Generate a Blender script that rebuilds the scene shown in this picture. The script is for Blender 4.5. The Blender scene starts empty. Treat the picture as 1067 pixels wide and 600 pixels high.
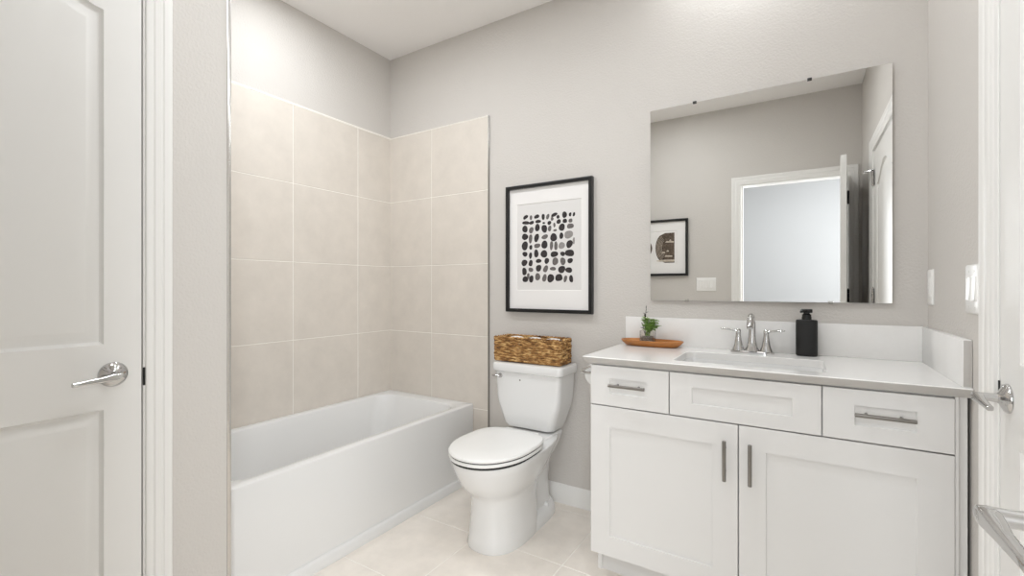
import bpy, bmesh, math, random
from math import sin, cos, pi, radians
from mathutils import Vector, Matrix
random.seed(7)
SC = bpy.context.scene
COL = SC.collection

# ------------------------------------------------------------------ camera, world, exposure
CAM_H, YAW = 1.1661, 0.5605
cam_d = bpy.data.cameras.new('camera')
cam = bpy.data.objects.new('camera', cam_d)
COL.objects.link(cam)
cam.location = (0, 0, CAM_H)
cam.rotation_euler = (pi / 2, 0, YAW)
cam_d.sensor_width = 36
cam_d.lens = 480.164 / 1067 * 36
cam_d.shift_y = -0.85 / 1067
cam_d.clip_start = 0.01
SC.camera = cam
SC.view_settings.view_transform = 'Standard'
SC.view_settings.look = 'None'
SC.view_settings.gamma = 1
SC.view_settings.use_curve_mapping = False
SC.view_settings.exposure = 0.07
world = bpy.data.worlds.new('sky')
SC.world = world
world.use_nodes = True
bgn = world.node_tree.nodes['Background']
bgn.inputs[0].default_value = (0.80, 0.90, 1.0, 1)
bgn.inputs[1].default_value = 1.5

# ------------------------------------------------------------------ room dimensions (metres)
D = 2.2607          # back wall
XL = -2.4177        # left wall of the bath alcove
XR = 0.3976         # right wall
XW = -1.5925        # wall with the closet door
YA = 0.785          # near end of the bath alcove
YR = 0.044          # wall with the entry doorway, the camera stands in it
CH = 2.74           # ceiling
RIM = 0.458         # bath rim


def area(name, loc, rot, size, power, color=(1, 1, 1), size_y=None, shape=None):
    l = bpy.data.lights.new(name, 'AREA')
    l.energy = power
    l.color = color
    l.size = size
    if size_y:
        l.shape = 'RECTANGLE'
        l.size_y = size_y
    if shape:
        l.shape = shape
    o = bpy.data.objects.new(name, l)
    o.location = loc
    o.rotation_euler = rot
    COL.objects.link(o)
    return o


# fill lamps added at three made-up bedroom windows, shining in through the entry doorway
FILL_TINT = (0.945, 0.972, 1.0)
area('window_fill', (1.69, -1.35, 1.5), (0, radians(90), 0), 1.7, 125, FILL_TINT, 1.5)
area('window_fill', (-1.24, -2.49, 1.45), (radians(90), 0, 0), 0.9, 52, FILL_TINT, 1.7)
area('window_fill', (1.12, -2.49, 1.45), (radians(90), 0, 0), 1.0, 50, FILL_TINT, 1.7)
# recessed ceiling lights: x, y, power, radius, where
LIGHTS = [(-1.95, 1.32, 5.5, 0.075, 'above the bathtub'), (-1.50, 1.32, 5.8, 0.075, 'between bathtub and toilet'),
          (-0.35, 1.25, 6.6, 0.075, 'in front of the vanity'), (-0.90, 0.68, 4.8, 0.075, 'near the entry doorway, added as fill'),  # the entry one is added to brighten the left-hand door
          (0.10, -1.20, 25.0, 0.15, 'in the bedroom outside the doorway, added as fill')]  # unseen bedroom lamp, added as fill through the doorway
VANITY_GLOW = 12.0     # emission of the three glass globes of the vanity light over the mirror
for _x, _y, _p, _r, _w in LIGHTS:
    area('downlight', (_x, _y, CH - 0.012), (0, 0, 0), 2 * _r, _p, (0.92, 0.96, 1.0), shape='DISK')


# ------------------------------------------------------------------ materials
def lin(c):
    r = []
    for v in c:
        v /= 255
        r.append(v / 12.92 if v <= 0.04045 else ((v + 0.055) / 1.055) ** 2.4)
    return (*r, 1)


def mat(name, rgb, rough=0.5, metal=0.0, noise=None, bump=None, coat=0.0, spec=None):
    """noise = (scale, amount): mottled colour; bump = (scale, strength)"""
    m = bpy.data.materials.new(name)
    m.use_nodes = True
    nt = m.node_tree
    b = nt.nodes['Principled BSDF']
    c = lin(rgb)
    b.inputs['Base Color'].default_value = c
    b.inputs['Roughness'].default_value = rough
    b.inputs['Metallic'].default_value = metal
    if coat:
        b.inputs['Coat Weight'].default_value = coat
        b.inputs['Coat Roughness'].default_value = 0.05
    if spec is not None:
        b.inputs['Specular IOR Level'].default_value = spec
    tc = nt.nodes.new('ShaderNodeTexCoord')
    if noise:
        n = nt.nodes.new('ShaderNodeTexNoise')
        n.inputs['Scale'].default_value = noise[0]
        n.inputs['Detail'].default_value = 6
        n.inputs['Roughness'].default_value = 0.65
        nt.links.new(tc.outputs['Object'], n.inputs['Vector'])
        r = nt.nodes.new('ShaderNodeValToRGB')
        a = noise[1]
        r.color_ramp.elements[0].position = 0.3
        r.color_ramp.elements[1].position = 0.7
        r.color_ramp.elements[0].color = (*[v * (1 - a) for v in c[:3]], 1)
        r.color_ramp.elements[1].color = (*[min(1, v * (1 + a)) for v in c[:3]], 1)
        nt.links.new(n.outputs['Fac'], r.inputs['Fac'])
        nt.links.new(r.outputs['Color'], b.inputs['Base Color'])
    if bump:
        n2 = nt.nodes.new('ShaderNodeTexNoise')
        n2.inputs['Scale'].default_value = bump[0]
        n2.inputs['Detail'].default_value = 3
        nt.links.new(tc.outputs['Object'], n2.inputs['Vector'])
        bp = nt.nodes.new('ShaderNodeBump')
        bp.inputs['Strength'].default_value = bump[1]
        bp.inputs['Distance'].default_value = 0.002
        nt.links.new(n2.outputs['Fac'], bp.inputs['Height'])
        nt.links.new(bp.outputs['Normal'], b.inputs['Normal'])
    return m


M = {}
M['wall'] = mat('wall_paint', (206, 201, 195), 0.75, bump=(120, 0.9))
M['ceiling'] = mat('ceiling_paint', (249, 246, 243), 0.9, bump=(90, 0.2))
M['trim'] = mat('trim_paint', (235, 233, 229), 0.4)
M['door'] = mat('door_paint', (232, 230, 226), 0.42)
M['tile'] = mat('shower_tile_glaze', (217, 209, 199), 0.32, noise=(9, 0.045), bump=(40, 0.05))
M['grout'] = mat('grout', (244, 240, 232), 0.85)
M['ftile'] = mat('floor_tile_glaze', (240, 232, 222), 0.36, noise=(7, 0.07), bump=(30, 0.06))
M['fgrout'] = mat('floor_grout', (250, 246, 238), 0.85)
M['edge'] = mat('tile_edge_metal', (150, 147, 142), 0.3, 0.9)
M['acrylic'] = mat('bath_acrylic', (229, 228, 226), 0.12, coat=0.4)
M['china'] = mat('vitreous_china', (231, 230, 228), 0.08, coat=0.5)
M['seat'] = mat('seat_plastic', (241, 240, 237), 0.18)
M['dark'] = mat('gap_shade_black', (32, 31, 30), 0.6)  # paints the shade in the gaps of the toilet seat
M['cab'] = mat('cabinet_paint', (225, 223, 220), 0.38)
M['quartz'] = mat('quartz_counter', (237, 235, 232), 0.16, noise=(60, 0.012))
M['quartz_edge'] = mat('grey_quartz_edge', (190, 186, 181), 0.5, noise=(60, 0.02))  # edges of slab and side splash, greyer than the top
M['strip'] = mat('bright_edge_metal', (205, 202, 198), 0.25, 0.9)
M['chrome'] = mat('chrome', (200, 199, 198), 0.05, 1.0)
M['nickel'] = mat('brushed_nickel', (140, 136, 131), 0.32, 1.0)
M['clip'] = mat('dark_clip_metal', (70, 68, 66), 0.35, 0.8)
M['black'] = mat('black_metal', (18, 18, 18), 0.4, 0.3)
M['frame'] = mat('black_frame', (17, 17, 17), 0.35)
M['mat'] = mat('mat_board', (236, 233, 230), 0.9)
M['paper'] = mat('print_paper', (222, 219, 216), 0.9)
M['ink_d'] = mat('ink_dark', (52, 46, 46), 0.85, noise=(120, 0.45))
M['ink_m'] = mat('ink_mid', (105, 99, 97), 0.85, noise=(140, 0.3))
M['ink_l'] = mat('ink_light', (146, 141, 138), 0.85, noise=(140, 0.2))
M['sepia'] = mat('ink_sepia', (92, 79, 67), 0.85, noise=(60, 0.7))
M['sepia_l'] = mat('ink_sepia_light', (196, 184, 168), 0.85, noise=(60, 0.2))
M['mirror'] = mat('mirror_silver', (236, 236, 234), 0.0, 1.0)
M['plate'] = mat('switch_plastic', (238, 236, 232), 0.3)
M['bottle'] = mat('bottle_black', (19, 18, 17), 0.5, bump=(60, 0.1))
M['pump'] = mat('pump_black', (14, 14, 14), 0.25)
M['leaf'] = mat('leaf_green', (122, 156, 70), 0.5, noise=(60, 0.4))
M['leaf_d'] = mat('leaf_dark', (52, 50, 34), 0.5, noise=(60, 0.3))
M['soil'] = mat('pebble_soil', (150, 140, 132), 0.9, noise=(180, 0.5))
M['roll'] = mat('white_paper', (244, 243, 240), 0.95)
M['towel'] = mat('white_terry', (240, 236, 230), 0.95, bump=(220, 0.8))
M['hall'] = mat('bedroom_paint', (158, 158, 158), 0.8)
M['carpet'] = mat('bedroom_carpet', (96, 92, 86), 0.95, bump=(200, 0.6))


def wicker_material():
    m = mat('woven_seagrass', (150, 108, 58), 0.7, noise=(70, 0.75), bump=(140, 0.8))
    nt = m.node_tree
    mp = nt.nodes.new('ShaderNodeMapping')
    mp.inputs['Scale'].default_value = (0.38, 0.38, 1.9)
    tc = [n for n in nt.nodes if n.type == 'TEX_COORD'][0]
    nt.links.new(tc.outputs['Object'], mp.inputs['Vector'])
    for n in nt.nodes:
        if n.type == 'TEX_NOISE':
            nt.links.new(mp.outputs['Vector'], n.inputs['Vector'])
    r = [n for n in nt.nodes if n.type == 'VALTORGB'][0].color_ramp
    r.elements[0].color = lin((66, 38, 16))
    r.elements[1].color = lin((226, 190, 130))
    r.elements[0].position = 0.36
    r.elements[1].position = 0.66
    e = r.elements.new(0.5)
    e.color = lin((158, 112, 58))
    return m


def wood_material():
    m = mat('oiled_wood', (178, 116, 58), 0.4, noise=(14, 0.3))
    nt = m.node_tree
    n = [x for x in nt.nodes if x.type == 'TEX_NOISE'][0]
    mp = nt.nodes.new('ShaderNodeMapping')
    mp.inputs['Scale'].default_value = (0.35, 3.0, 3.0)
    tc = [x for x in nt.nodes if x.type == 'TEX_COORD'][0]
    nt.links.new(tc.outputs['Object'], mp.inputs['Vector'])
    nt.links.new(mp.outputs['Vector'], n.inputs['Vector'])
    return m


def glass_material():
    m = mat('clear_glass', (250, 250, 248), 0.02)
    b = m.node_tree.nodes['Principled BSDF']
    b.inputs['Transmission Weight'].default_value = 1.0
    b.inputs['IOR'].default_value = 1.3
    return m


def lamp_material(name, strength):
    m = bpy.data.materials.new(name)
    m.use_nodes = True
    b = m.node_tree.nodes['Principled BSDF']
    b.inputs['Base Color'].default_value = (0.9, 0.9, 0.88, 1)
    b.inputs['Emission Color'].default_value = (0.92, 0.96, 1.0, 1)
    b.inputs['Emission Strength'].default_value = strength
    return m


M['wicker'] = wicker_material()
M['wood'] = wood_material()
M['glass'] = glass_material()
M['lens'] = lamp_material('lamp_lens', 4.0)
M['globe'] = lamp_material('glowing_globe_glass', VANITY_GLOW)


# ------------------------------------------------------------------ object helpers
def link(name, bm, m, parent=None, origin=None, smooth=True, kind=None):
    """link a bmesh that was modelled in world coordinates as ONE mesh object"""
    bmesh.ops.remove_doubles(bm, verts=bm.verts, dist=1e-6)
    bmesh.ops.recalc_face_normals(bm, faces=bm.faces)
    me = bpy.data.meshes.new(name)
    off = Vector((0, 0, 0))
    p = parent
    while p is not None:
        off += Vector(p.location)
        p = p.parent
    if parent is None and origin is not None:
        off = Vector(origin)
    bmesh.ops.translate(bm, verts=bm.verts, vec=-off)
    bm.to_mesh(me)
    bm.free()
    for k in (m if isinstance(m, (list, tuple)) else [m]):
        me.materials.append(k)
    if smooth:
        me.shade_smooth()
        me.set_sharp_from_angle(angle=radians(35))
    o = bpy.data.objects.new(name, me)
    COL.objects.link(o)
    if parent is None:
        if origin is not None:
            o.location = origin
    else:
        o.parent = parent
    if kind:
        o['kind'] = kind
    return o


def tag(o, label, cat, group=None):
    o['label'] = label
    o['category'] = cat
    if group:
        o['group'] = group
    return o


def thing(name, loc, label, cat, group=None):
    o = bpy.data.objects.new(name, None)
    o.empty_display_size = 0.05
    COL.objects.link(o)
    o.location = loc
    return tag(o, label, cat, group)


def struct(name, bm, m, parent=None, smooth=True):
    return link(name, bm, m, parent, smooth=smooth, kind='structure' if parent is None else None)


def dup(o, parent=None):
    c = o.copy()
    COL.objects.link(c)
    c.parent = parent
    for ch in list(o.children):
        dup(ch, c)
    return c


# ------------------------------------------------------------------ shape helpers
def B():
    return bmesh.new()


def box(bm, x0, x1, y0, y1, z0, z1, bev=0.0, seg=2, mi=0):
    t = bmesh.new()
    bmesh.ops.create_cube(t, size=1)
    bmesh.ops.scale(t, vec=(abs(x1 - x0), abs(y1 - y0), abs(z1 - z0)), verts=t.verts)
    bmesh.ops.translate(t, vec=((x0 + x1) / 2, (y0 + y1) / 2, (z0 + z1) / 2), verts=t.verts)
    if bev:
        bmesh.ops.bevel(t, geom=t.edges[:], offset=bev, segments=seg, profile=0.5, affect='EDGES')
    merge(bm, t, mi)


def merge(bm, t, mi=None):
    t.verts.index_update()
    vs = [bm.verts.new(v.co) for v in t.verts]
    for f in t.faces:
        try:
            nf = bm.faces.new([vs[v.index] for v in f.verts])
            nf.material_index = f.material_index if mi is None else mi
        except ValueError:
            pass
    t.free()


def loft(bm, loops, cap0=True, cap1=True, closed=True, mi=0):
    rows = [[bm.verts.new(p) for p in l] for l in loops]
    n = len(rows[0])
    fs = []
    for a, b in zip(rows, rows[1:]):
        for i in range(n if closed else n - 1):
            j = (i + 1) % n
            fs.append(bm.faces.new((a[i], a[j], b[j], b[i])))
    if cap0:
        fs.append(bm.faces.new(rows[0][::-1]))
    if cap1:
        fs.append(bm.faces.new(rows[-1]))
    for f in fs:
        f.material_index = mi
    return rows


def rrect(x0, x1, y0, y1, r, n=6):
    r = max(1e-4, min(r, (x1 - x0) / 2 - 1e-4, (y1 - y0) / 2 - 1e-4))
    out = []
    for cx, cy, a0 in ((x1 - r, y1 - r, 0), (x0 + r, y1 - r, 90), (x0 + r, y0 + r, 180), (x1 - r, y0 + r, 270)):
        for i in range(n + 1):
            a = radians(a0 + 90 * i / n)
            out.append((cx + r * cos(a), cy + r * sin(a)))
    return out


def at_z(pts, z):
    return [(x, y, z) for x, y in pts]


def ellipse(cx, cy, rx, ry, n=24, e=2.0):
    out = []
    for i in range(n):
        a = 2 * pi * i / n
        c, s = cos(a), sin(a)
        out.append((cx + rx * math.copysign(abs(c) ** (2 / e), c), cy + ry * math.copysign(abs(s) ** (2 / e), s)))
    return out


def lathe(bm, prof, c, n=24, axis='Z', mi=0):
    """prof = [(radius, height)], revolved about an axis through c"""
    loops = []
    for r, h in prof:
        r = max(r, 1e-4)
        l = []
        for i in range(n):
            a = 2 * pi * i / n
            u, v = r * cos(a), r * sin(a)
            if axis == 'Z':
                l.append((c[0] + u, c[1] + v, c[2] + h))
            elif axis == 'X':
                l.append((c[0] + h, c[1] + u, c[2] + v))
            else:
                l.append((c[0] + u, c[1] + h, c[2] + v))
        loops.append(l)
    loft(bm, loops, mi=mi)


def tube(bm, pts, rad, n=12, flat=1.0, up=(0, 0, 1), mi=0):
    """round (or flattened) bar through points; rad scalar or list"""
    pts = [Vector(p) for p in pts]
    loops = []
    for i, p in enumerate(pts):
        d = (pts[min(i + 1, len(pts) - 1)] - pts[max(i - 1, 0)]).normalized()
        u = Vector(up)
        if abs(d.dot(u)) > 0.95:
            u = Vector((1, 0, 0)) if abs(d.x) < 0.9 else Vector((0, 1, 0))
        s = d.cross(u).normalized()
        t = s.cross(d).normalized()
        r = rad[i] if isinstance(rad, (list, tuple)) else rad
        loops.append([p + s * (r * cos(2 * pi * k / n)) + t * (r * flat * sin(2 * pi * k / n)) for k in range(n)])
    loft(bm, loops, mi=mi)


def bez(p0, p1, p2, p3, n):
    p0, p1, p2, p3 = map(Vector, (p0, p1, p2, p3))
    return [p0 * (1 - t) ** 3 + p1 * 3 * t * (1 - t) ** 2 + p2 * 3 * t * t * (1 - t) + p3 * t ** 3
            for t in [i / n for i in range(n + 1)]]


# ------------------------------------------------------------------ the room shell
b = B(); box(b, XL - 0.12, XR + 0.12, D, D + 0.12, 0, CH); struct('wall_back', b, M['wall'], smooth=False)
b = B(); box(b, XL - 0.12, XL, YR - 0.115, D, 0, CH); struct('wall_left', b, M['wall'], smooth=False)

# right wall with the opening of the panelled door
R0, R1 = 0.727, 1.543
b = B()
box(b, XR, XR + 0.12, R1 + 0.02, D, 0, CH)
box(b, XR, XR + 0.12, -0.07, R0 - 0.02, 0, CH)
box(b, XR, XR + 0.12, R0 - 0.02, R1 + 0.02, 2.06, CH)
struct('wall_right', b, M['wall'], smooth=False)

# unseen box added behind the right-hand door to stop light leaking through its gaps
b = B()
box(b, XR + 0.70, XR + 0.78, R0 - 0.10, R1 + 0.10, 0, 2.3)
box(b, XR + 0.12, XR + 0.70, R0 - 0.10, R0 - 0.03, 0, 2.3)
box(b, XR + 0.12, XR + 0.70, R1 + 0.03, R1 + 0.10, 0, 2.3)
box(b, XR + 0.12, XR + 0.70, R0 - 0.03, R1 + 0.03, 2.2, 2.3)
box(b, XR + 0.12, XR + 0.70, R0 - 0.03, R1 + 0.03, -0.05, 0)
struct('wall_light_block', b, M['wall'], smooth=False)

# wall that ends the bath alcove, with the closet door
C0, C1 = 0.088, 0.555
b = B()
box(b, XW - 0.12, XW, C1 + 0.02, YA, 0, CH)
box(b, XW - 0.12, XW, YR, C0 - 0.02, 0, CH)
box(b, XW - 0.12, XW, C0 - 0.02, C1 + 0.02, 2.06, CH)
box(b, XL, XW - 0.12, YA - 0.12, YA, 0, CH)
struct('wall_closet', b, M['wall'], smooth=False)

# rear wall with the entry doorway
E0, E1 = -0.443, 0.300
b = B()
box(b, XL - 0.12, E0 - 0.02, YR - 0.115, YR, 0, CH)
box(b, E1 + 0.02, XR, YR - 0.115, YR, 0, CH)
box(b, E0 - 0.02, E1 + 0.02, YR - 0.115, YR, 2.06, CH)
struct('wall_rear', b, M['wall'], smooth=False)
b = B(); box(b, XL - 0.12, XR + 0.12, YR - 0.115, D + 0.12, CH, CH + 0.1); struct('ceiling', b, M['ceiling'], smooth=False)

# bathroom floor: bevelled square tiles over grout
b = B()
box(b, XL, XR + 0.12, YR - 0.115, D, -0.05, -0.0015, mi=1)
gx, gy, ts = -1.287, 1.747, 0.4375
for i in range(-3, 5):
    for j in range(-5, 3):
        x0, x1 = gx + i * ts + 0.0022, gx + (i + 1) * ts - 0.0022
        y0, y1 = gy + j * ts * 1.012 + 0.0022, gy + (j + 1) * ts * 1.012 - 0.0022
        x0, x1, y0, y1 = max(x0, XL), min(x1, XR + 0.1), max(y0, YR - 0.1), min(y1, D)
        if x1 - x0 > 0.01 and y1 - y0 > 0.01:
            box(b, x0, x1, y0, y1, -0.012, 0, 0.001, 1)
struct('floor', b, [M['ftile'], M['fgrout']], smooth=False)

# bedroom behind the doorway
HX0, HX1, HY = -1.7, 1.7, -2.5
b = B(); box(b, HX0, HX1, HY, YR - 0.115, -0.05, 0); struct('floor_bedroom', b, M['carpet'], smooth=False)
b = B(); box(b, HX0, HX1, HY, YR - 0.115, CH, CH + 0.1); struct('ceiling_bedroom', b, M['hall'], smooth=False)
b = B(); box(b, HX0 - 0.1, HX0, HY - 0.1, YR - 0.115, 0, CH); struct('wall_bedroom_left', b, M['hall'], smooth=False)
WZ0, WZ1 = 0.6, 2.3
b = B()
box(b, HX0, HX1 + 0.1, HY - 0.1, HY, 0, WZ0)
box(b, HX0, HX1 + 0.1, HY - 0.1, HY, WZ1, CH)
box(b, -0.79, 0.62, HY - 0.1, HY, WZ0, WZ1)
box(b, 1.62, HX1 + 0.1, HY - 0.1, HY, WZ0, WZ1)
struct('wall_bedroom_far', b, M['hall'], smooth=False)
b = B()
box(b, HX1, HX1 + 0.1, HY, YR - 0.115, 0, WZ0)
box(b, HX1, HX1 + 0.1, HY, YR - 0.115, WZ1, CH)
box(b, HX1, HX1 + 0.1, HY, -2.10, WZ0, WZ1)
box(b, HX1, HX1 + 0.1, -0.60, YR - 0.115, WZ0, WZ1)
struct('wall_bedroom_right', b, M['hall'], smooth=False)
b = B(); box(b, XR + 0.12, HX1, YR - 0.115, YR - 0.1, 0, CH); struct('wall_bedroom_near', b, M['hall'], smooth=False)


def sash(name, p0, p1, q, along_x):
    bm = B()
    for t in (p0, (p0 + p1) / 2 - 0.02, p1 - 0.04):
        if along_x: box(bm, t, t + 0.04, q, q + 0.05, WZ0, WZ1, 0.004)
        else: box(bm, q, q + 0.05, t, t + 0.04, WZ0, WZ1, 0.004)
    for z in (WZ0, (WZ0 + WZ1) / 2 - 0.02, WZ1 - 0.04):
        if along_x: box(bm, p0, p1, q + 0.001, q + 0.049, z, z + 0.04, 0.004)
        else: box(bm, q + 0.001, q + 0.049, p0, p1, z, z + 0.04, 0.004)
    struct(name, bm, M['trim'])


sash('fill_window_1', HX0, -0.79, HY - 0.08, True)  # unseen windows, added as openings for the fill lamps
sash('fill_window_3', 0.62, 1.62, HY - 0.08, True)
sash('fill_window_2', -2.10, -0.60, HX1 + 0.03, False)

# ------------------------------------------------------------------ shower tile on two walls
TT = 0.009
rows = [0.0, 0.430, 0.870, 1.308, 1.748, 2.187]
b = B()
box(b, XL, XL + TT - 0.0015, YA, D, RIM - 0.1, 2.187, mi=1)
for z0, z1 in zip(rows[1:], rows[2:]):
    for y0, y1 in ((0.785, 1.089), (1.089, 1.534), (1.534, 1.979), (1.979, D)):
        box(b, XL + 0.001, XL + TT, y0 + 0.002, y1 - 0.002, z0 + 0.002, z1 - 0.002, 0.0012, 1)
box(b, XL, XL + TT + 0.001, YA, D, 2.187, 2.197, 0.003, mi=1)
struct('wall_left_tile', b, [M['tile'], M['grout']], smooth=False)
b = B()
xt = -1.582
box(b, XL + TT, xt, D - TT + 0.0015, D, 0, 2.187, mi=1)
for z0, z1 in zip(rows, rows[1:]):
    for x0, x1 in ((XL + TT, -2.029), (-2.029, xt)):
        box(b, x0 + 0.002, x1 - 0.0015, D - TT, D - 0.001, z0 + 0.002, z1 - 0.002, 0.0012, 1)
box(b, XL + TT, xt, D - TT - 0.001, D, 2.187, 2.192, 0.002, mi=1)
struct('wall_back_tile', b, [M['tile'], M['grout']], smooth=False)
b = B(); box(b, xt, xt + 0.006, D - TT - 0.002, D, 0, 2.19, 0.0015); struct('trim_1', b, M['edge'])
b = B(); box(b, XW - 0.004, XW + 0.003, YA - 0.004, YA + 0.009, 0, 2.19, 0.002); struct('trim_2', b, M['strip'])


# ------------------------------------------------------------------ door casings, jambs, baseboards
def sweep_casing(bm, path, place, w=0.062, t=0.018):
    """colonial casing swept round a doorway; path in (u, v) of the wall, place maps (u, v, out) to world"""
    prof = [(0.0, 0.0), (0.0, 0.007), (0.004, 0.010), (0.014, 0.011), (0.017, 0.0085), (0.021, 0.0125), (0.034, 0.0145),
            (0.038, 0.0125), (0.042, 0.0165), (0.052, t), (0.059, t), (0.062, t - 0.004), (0.062, 0.0)]
    (u0, v0), (u1, v1) = path          # clear opening: u0..u1, up to v1, from v0
    loops = []
    for k in range(4):
        loop = []
        for q, o in prof:
            q = q * w / 0.062
            if k == 0: p = (u0 - q, v0)
            elif k == 1: p = (u0 - q, v1 + q)
            elif k == 2: p = (u1 + q, v1 + q)
            else: p = (u1 + q, v0)
            loop.append(place(p[0], p[1], o))
        loops.append(loop)
    loft(bm, loops, True, True, True)


def jamb(bm, a0, a1, top, place, depth, t=0.018):
    """side and head boards lining an opening; place maps (u, v, out) to world"""
    for (u0, u1, v0, v1) in ((a0 - t, a0, 0, top), (a1, a1 + t, 0, top), (a0 - t, a1 + t, top, top + t)):
        p, q = place(u0, v0, -depth), place(u1, v1, 0.0)
        box(bm, min(p[0], q[0]), max(p[0], q[0]), min(p[1], q[1]), max(p[1], q[1]), v0, v1, 0.001, 1)


pl_right = lambda u, v, o: (XR - o, u, v)
pl_closet = lambda u, v, o: (XW + o, u, v)
pl_rear = lambda u, v, o: (u, YR + o, v)
pl_hall = lambda u, v, o: (u, YR - 0.115 - o, v)
TOP = 2.045
b = B(); jamb(b, R0, R1, TOP, pl_right, 0.115); sweep_casing(b, ((R0 - 0.005, 0), (R1 + 0.005, TOP + 0.005)), pl_right, 0.070); t3 = struct('trim_3', b, M['trim'])
b = B(); box(b, XR - 0.0012, XR + 0.001, R1 - 0.0045, R1 + 0.001, 0.890, 0.945, 0.0004, 1); link('strike_plate', b, M['black'], t3)
b = B(); jamb(b, C0, C1, TOP, pl_closet, 0.115); sweep_casing(b, ((C0 - 0.005, 0), (C1 + 0.005, TOP + 0.005)), pl_closet, 0.062); t4 = struct('trim_4', b, M['trim'])
b = B(); box(b, XW - 0.001, XW + 0.0012, C1 - 0.001, C1 + 0.0045, 0.886, 0.937, 0.0004, 1); link('strike_plate', b, M['black'], t4)
b = B(); jamb(b, E0, E1, TOP, pl_rear, 0.115); sweep_casing(b, ((E0 - 0.005, 0), (E1 + 0.005, TOP + 0.005)), pl_rear, 0.070); sweep_casing(b, ((E0 - 0.005, 0), (E1 + 0.005, TOP + 0.005)), pl_hall, 0.070)
box(b, E0, E0 + 0.012, YR - 0.075, YR - 0.040, 0, TOP, 0.002)
box(b, E1 - 0.012, E1, YR - 0.075, YR - 0.040, 0, TOP, 0.002)
t5 = struct('trim_5', b, M['trim'])
b = B(); box(b, E0 - 0.0005, E0 + 0.0015, YR - 0.036, YR - 0.006, 0.885, 0.945, 0.0004, 1); link('strike_plate', b, M['black'], t5)


def baseboard(bm, p0, p1, nrm, h=0.102, t=0.013):
    prof = [(0, 0), (t, 0), (t, h * 0.72), (t * 0.75, h * 0.80), (t * 0.7, h * 0.88), (t * 0.35, h * 0.96), (t * 0.3, h), (0, h)]
    loft(bm, [[(p[0] + nrm[0] * o, p[1] + nrm[1] * o, z) for o, z in prof] for p in (p0, p1)])


b = B(); baseboard(b, (xt + 0.006, D), (-0.70, D), (0, -1)); struct('baseboard_back', b, M['trim'])
b = B(); baseboard(b, (XR, R1 + 0.076), (XR, 1.76), (-1, 0)); struct('baseboard_right', b, M['trim'])
b = B(); baseboard(b, (XW, C1 + 0.07), (XW, YA - 0.006), (1, 0)); struct('baseboard_closet', b, M['trim'])
b = B(); baseboard(b, (XW + 0.02, YR), (E0 - 0.08, YR), (0, 1)); struct('baseboard_rear', b, M['trim'])


# ------------------------------------------------------------------ panelled doors
def panel_loop(u0, u1, v0, v1, arch, n=14):
    pts = [(u0, v0), (u1, v0)]
    if arch <= 0:
        pts += [(u1 - (u1 - u0) * i / n, v1) for i in range(n + 1)]
    else:
        w = (u1 - u0) / 2
        for i in range(n + 1):
            s = 1 - 2 * i / n
            pts.append(((u0 + u1) / 2 + w * s, v1 + arch * (1 - s * s) ** 2))
    return pts


def door_bm(w, h, panels, to, th=0.035, both=False):
    """two-panel moulded door; to(u, v, out) maps local to world; out=0 is the front face"""
    bm = B()

    def face_side(sgn, base):
        es = []
        P = lambda u, v, o: to(u, v, base + sgn * o)
        def ring(pts):
            vs = [bm.verts.new(P(u, v, 0)) for u, v in pts]
            return vs, [bm.edges.new((vs[i], vs[(i + 1) % len(vs)])) for i in range(len(vs))]
        ov, oe = ring([(0, 0), (w, 0), (w, h), (0, h)])
        es += oe
        for (u0, u1, v0, v1, arch) in panels:
            pv, pe = ring(panel_loop(u0, u1, v0, v1, arch))
            es += pe
            prev = pv
            for ins, o in ((0.003, -0.006), (0.008, -0.0105), (0.013, -0.0110), (0.034, -0.0020), (0.038, -0.0015)):
                cur = [bm.verts.new(P(u, v, o)) for u, v in panel_loop(u0 + ins, u1 - ins, v0 + ins, v1 - ins, arch)]
                for i in range(len(cur)):
                    j = (i + 1) % len(cur)
                    bm.faces.new((prev[i], prev[j], cur[j], cur[i]))
                prev = cur
            bm.faces.new(prev)
        bmesh.ops.triangle_fill(bm, use_beauty=True, use_dissolve=False, edges=es)
        return ov

    a = face_side(1, 0.0)
    if both:
        c = face_side(-1, -th)
    else:
        c = [bm.verts.new(to(u, v, -th)) for u, v in ((0, 0), (w, 0), (w, h), (0, h))]
        bm.faces.new(c)
    for i in range(4):
        j = (i + 1) % 4
        bm.faces.new((a[i], a[j], c[j], c[i]))
    return bm


def lever_handle(parent, to, u, z, sgn, mlen=0.098):
    """to(u, v, out); lever runs along sgn*u. rose, neck and blade are one turned piece"""
    bm = B()
    def circ(r, o, n=28, ru=None):
        return [to(u + r * cos(2 * pi * k / n), z + r * sin(2 * pi * k / n), o) for k in range(n)]
    loft(bm, [circ(0.0335, 0.0), circ(0.0335, 0.003), circ(0.031, 0.007), circ(0.022, 0.012), circ(0.014, 0.0155), (circ(0.0105, 0.019)),
              circ(0.0095, 0.030), circ(0.010, 0.052), circ(0.0095, 0.060), circ(0.005, 0.0625)])
    # blade: thick and flat, tapering towards its blunt end
    loops = []
    for t, hv, o0, o1 in ((-0.09, 0.005, 0.050, 0.060), (0.0, 0.0095, 0.044, 0.062), (0.12, 0.0092, 0.043, 0.062), (0.45, 0.0070, 0.047, 0.061), (0.85, 0.0058, 0.048, 0.060), (0.985, 0.0055, 0.048, 0.060), (1.0, 0.0045, 0.049, 0.059)):
        uu = u + sgn * mlen * t
        zz = z - 0.008 * t
        l = rrect(-hv, hv, o0, o1, 0.0035, 4)
        loops.append([to(uu, zz + a, o) for a, o in l])
    loft(bm, loops)
    return link('lever_handle', bm, M['chrome'], parent)


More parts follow.
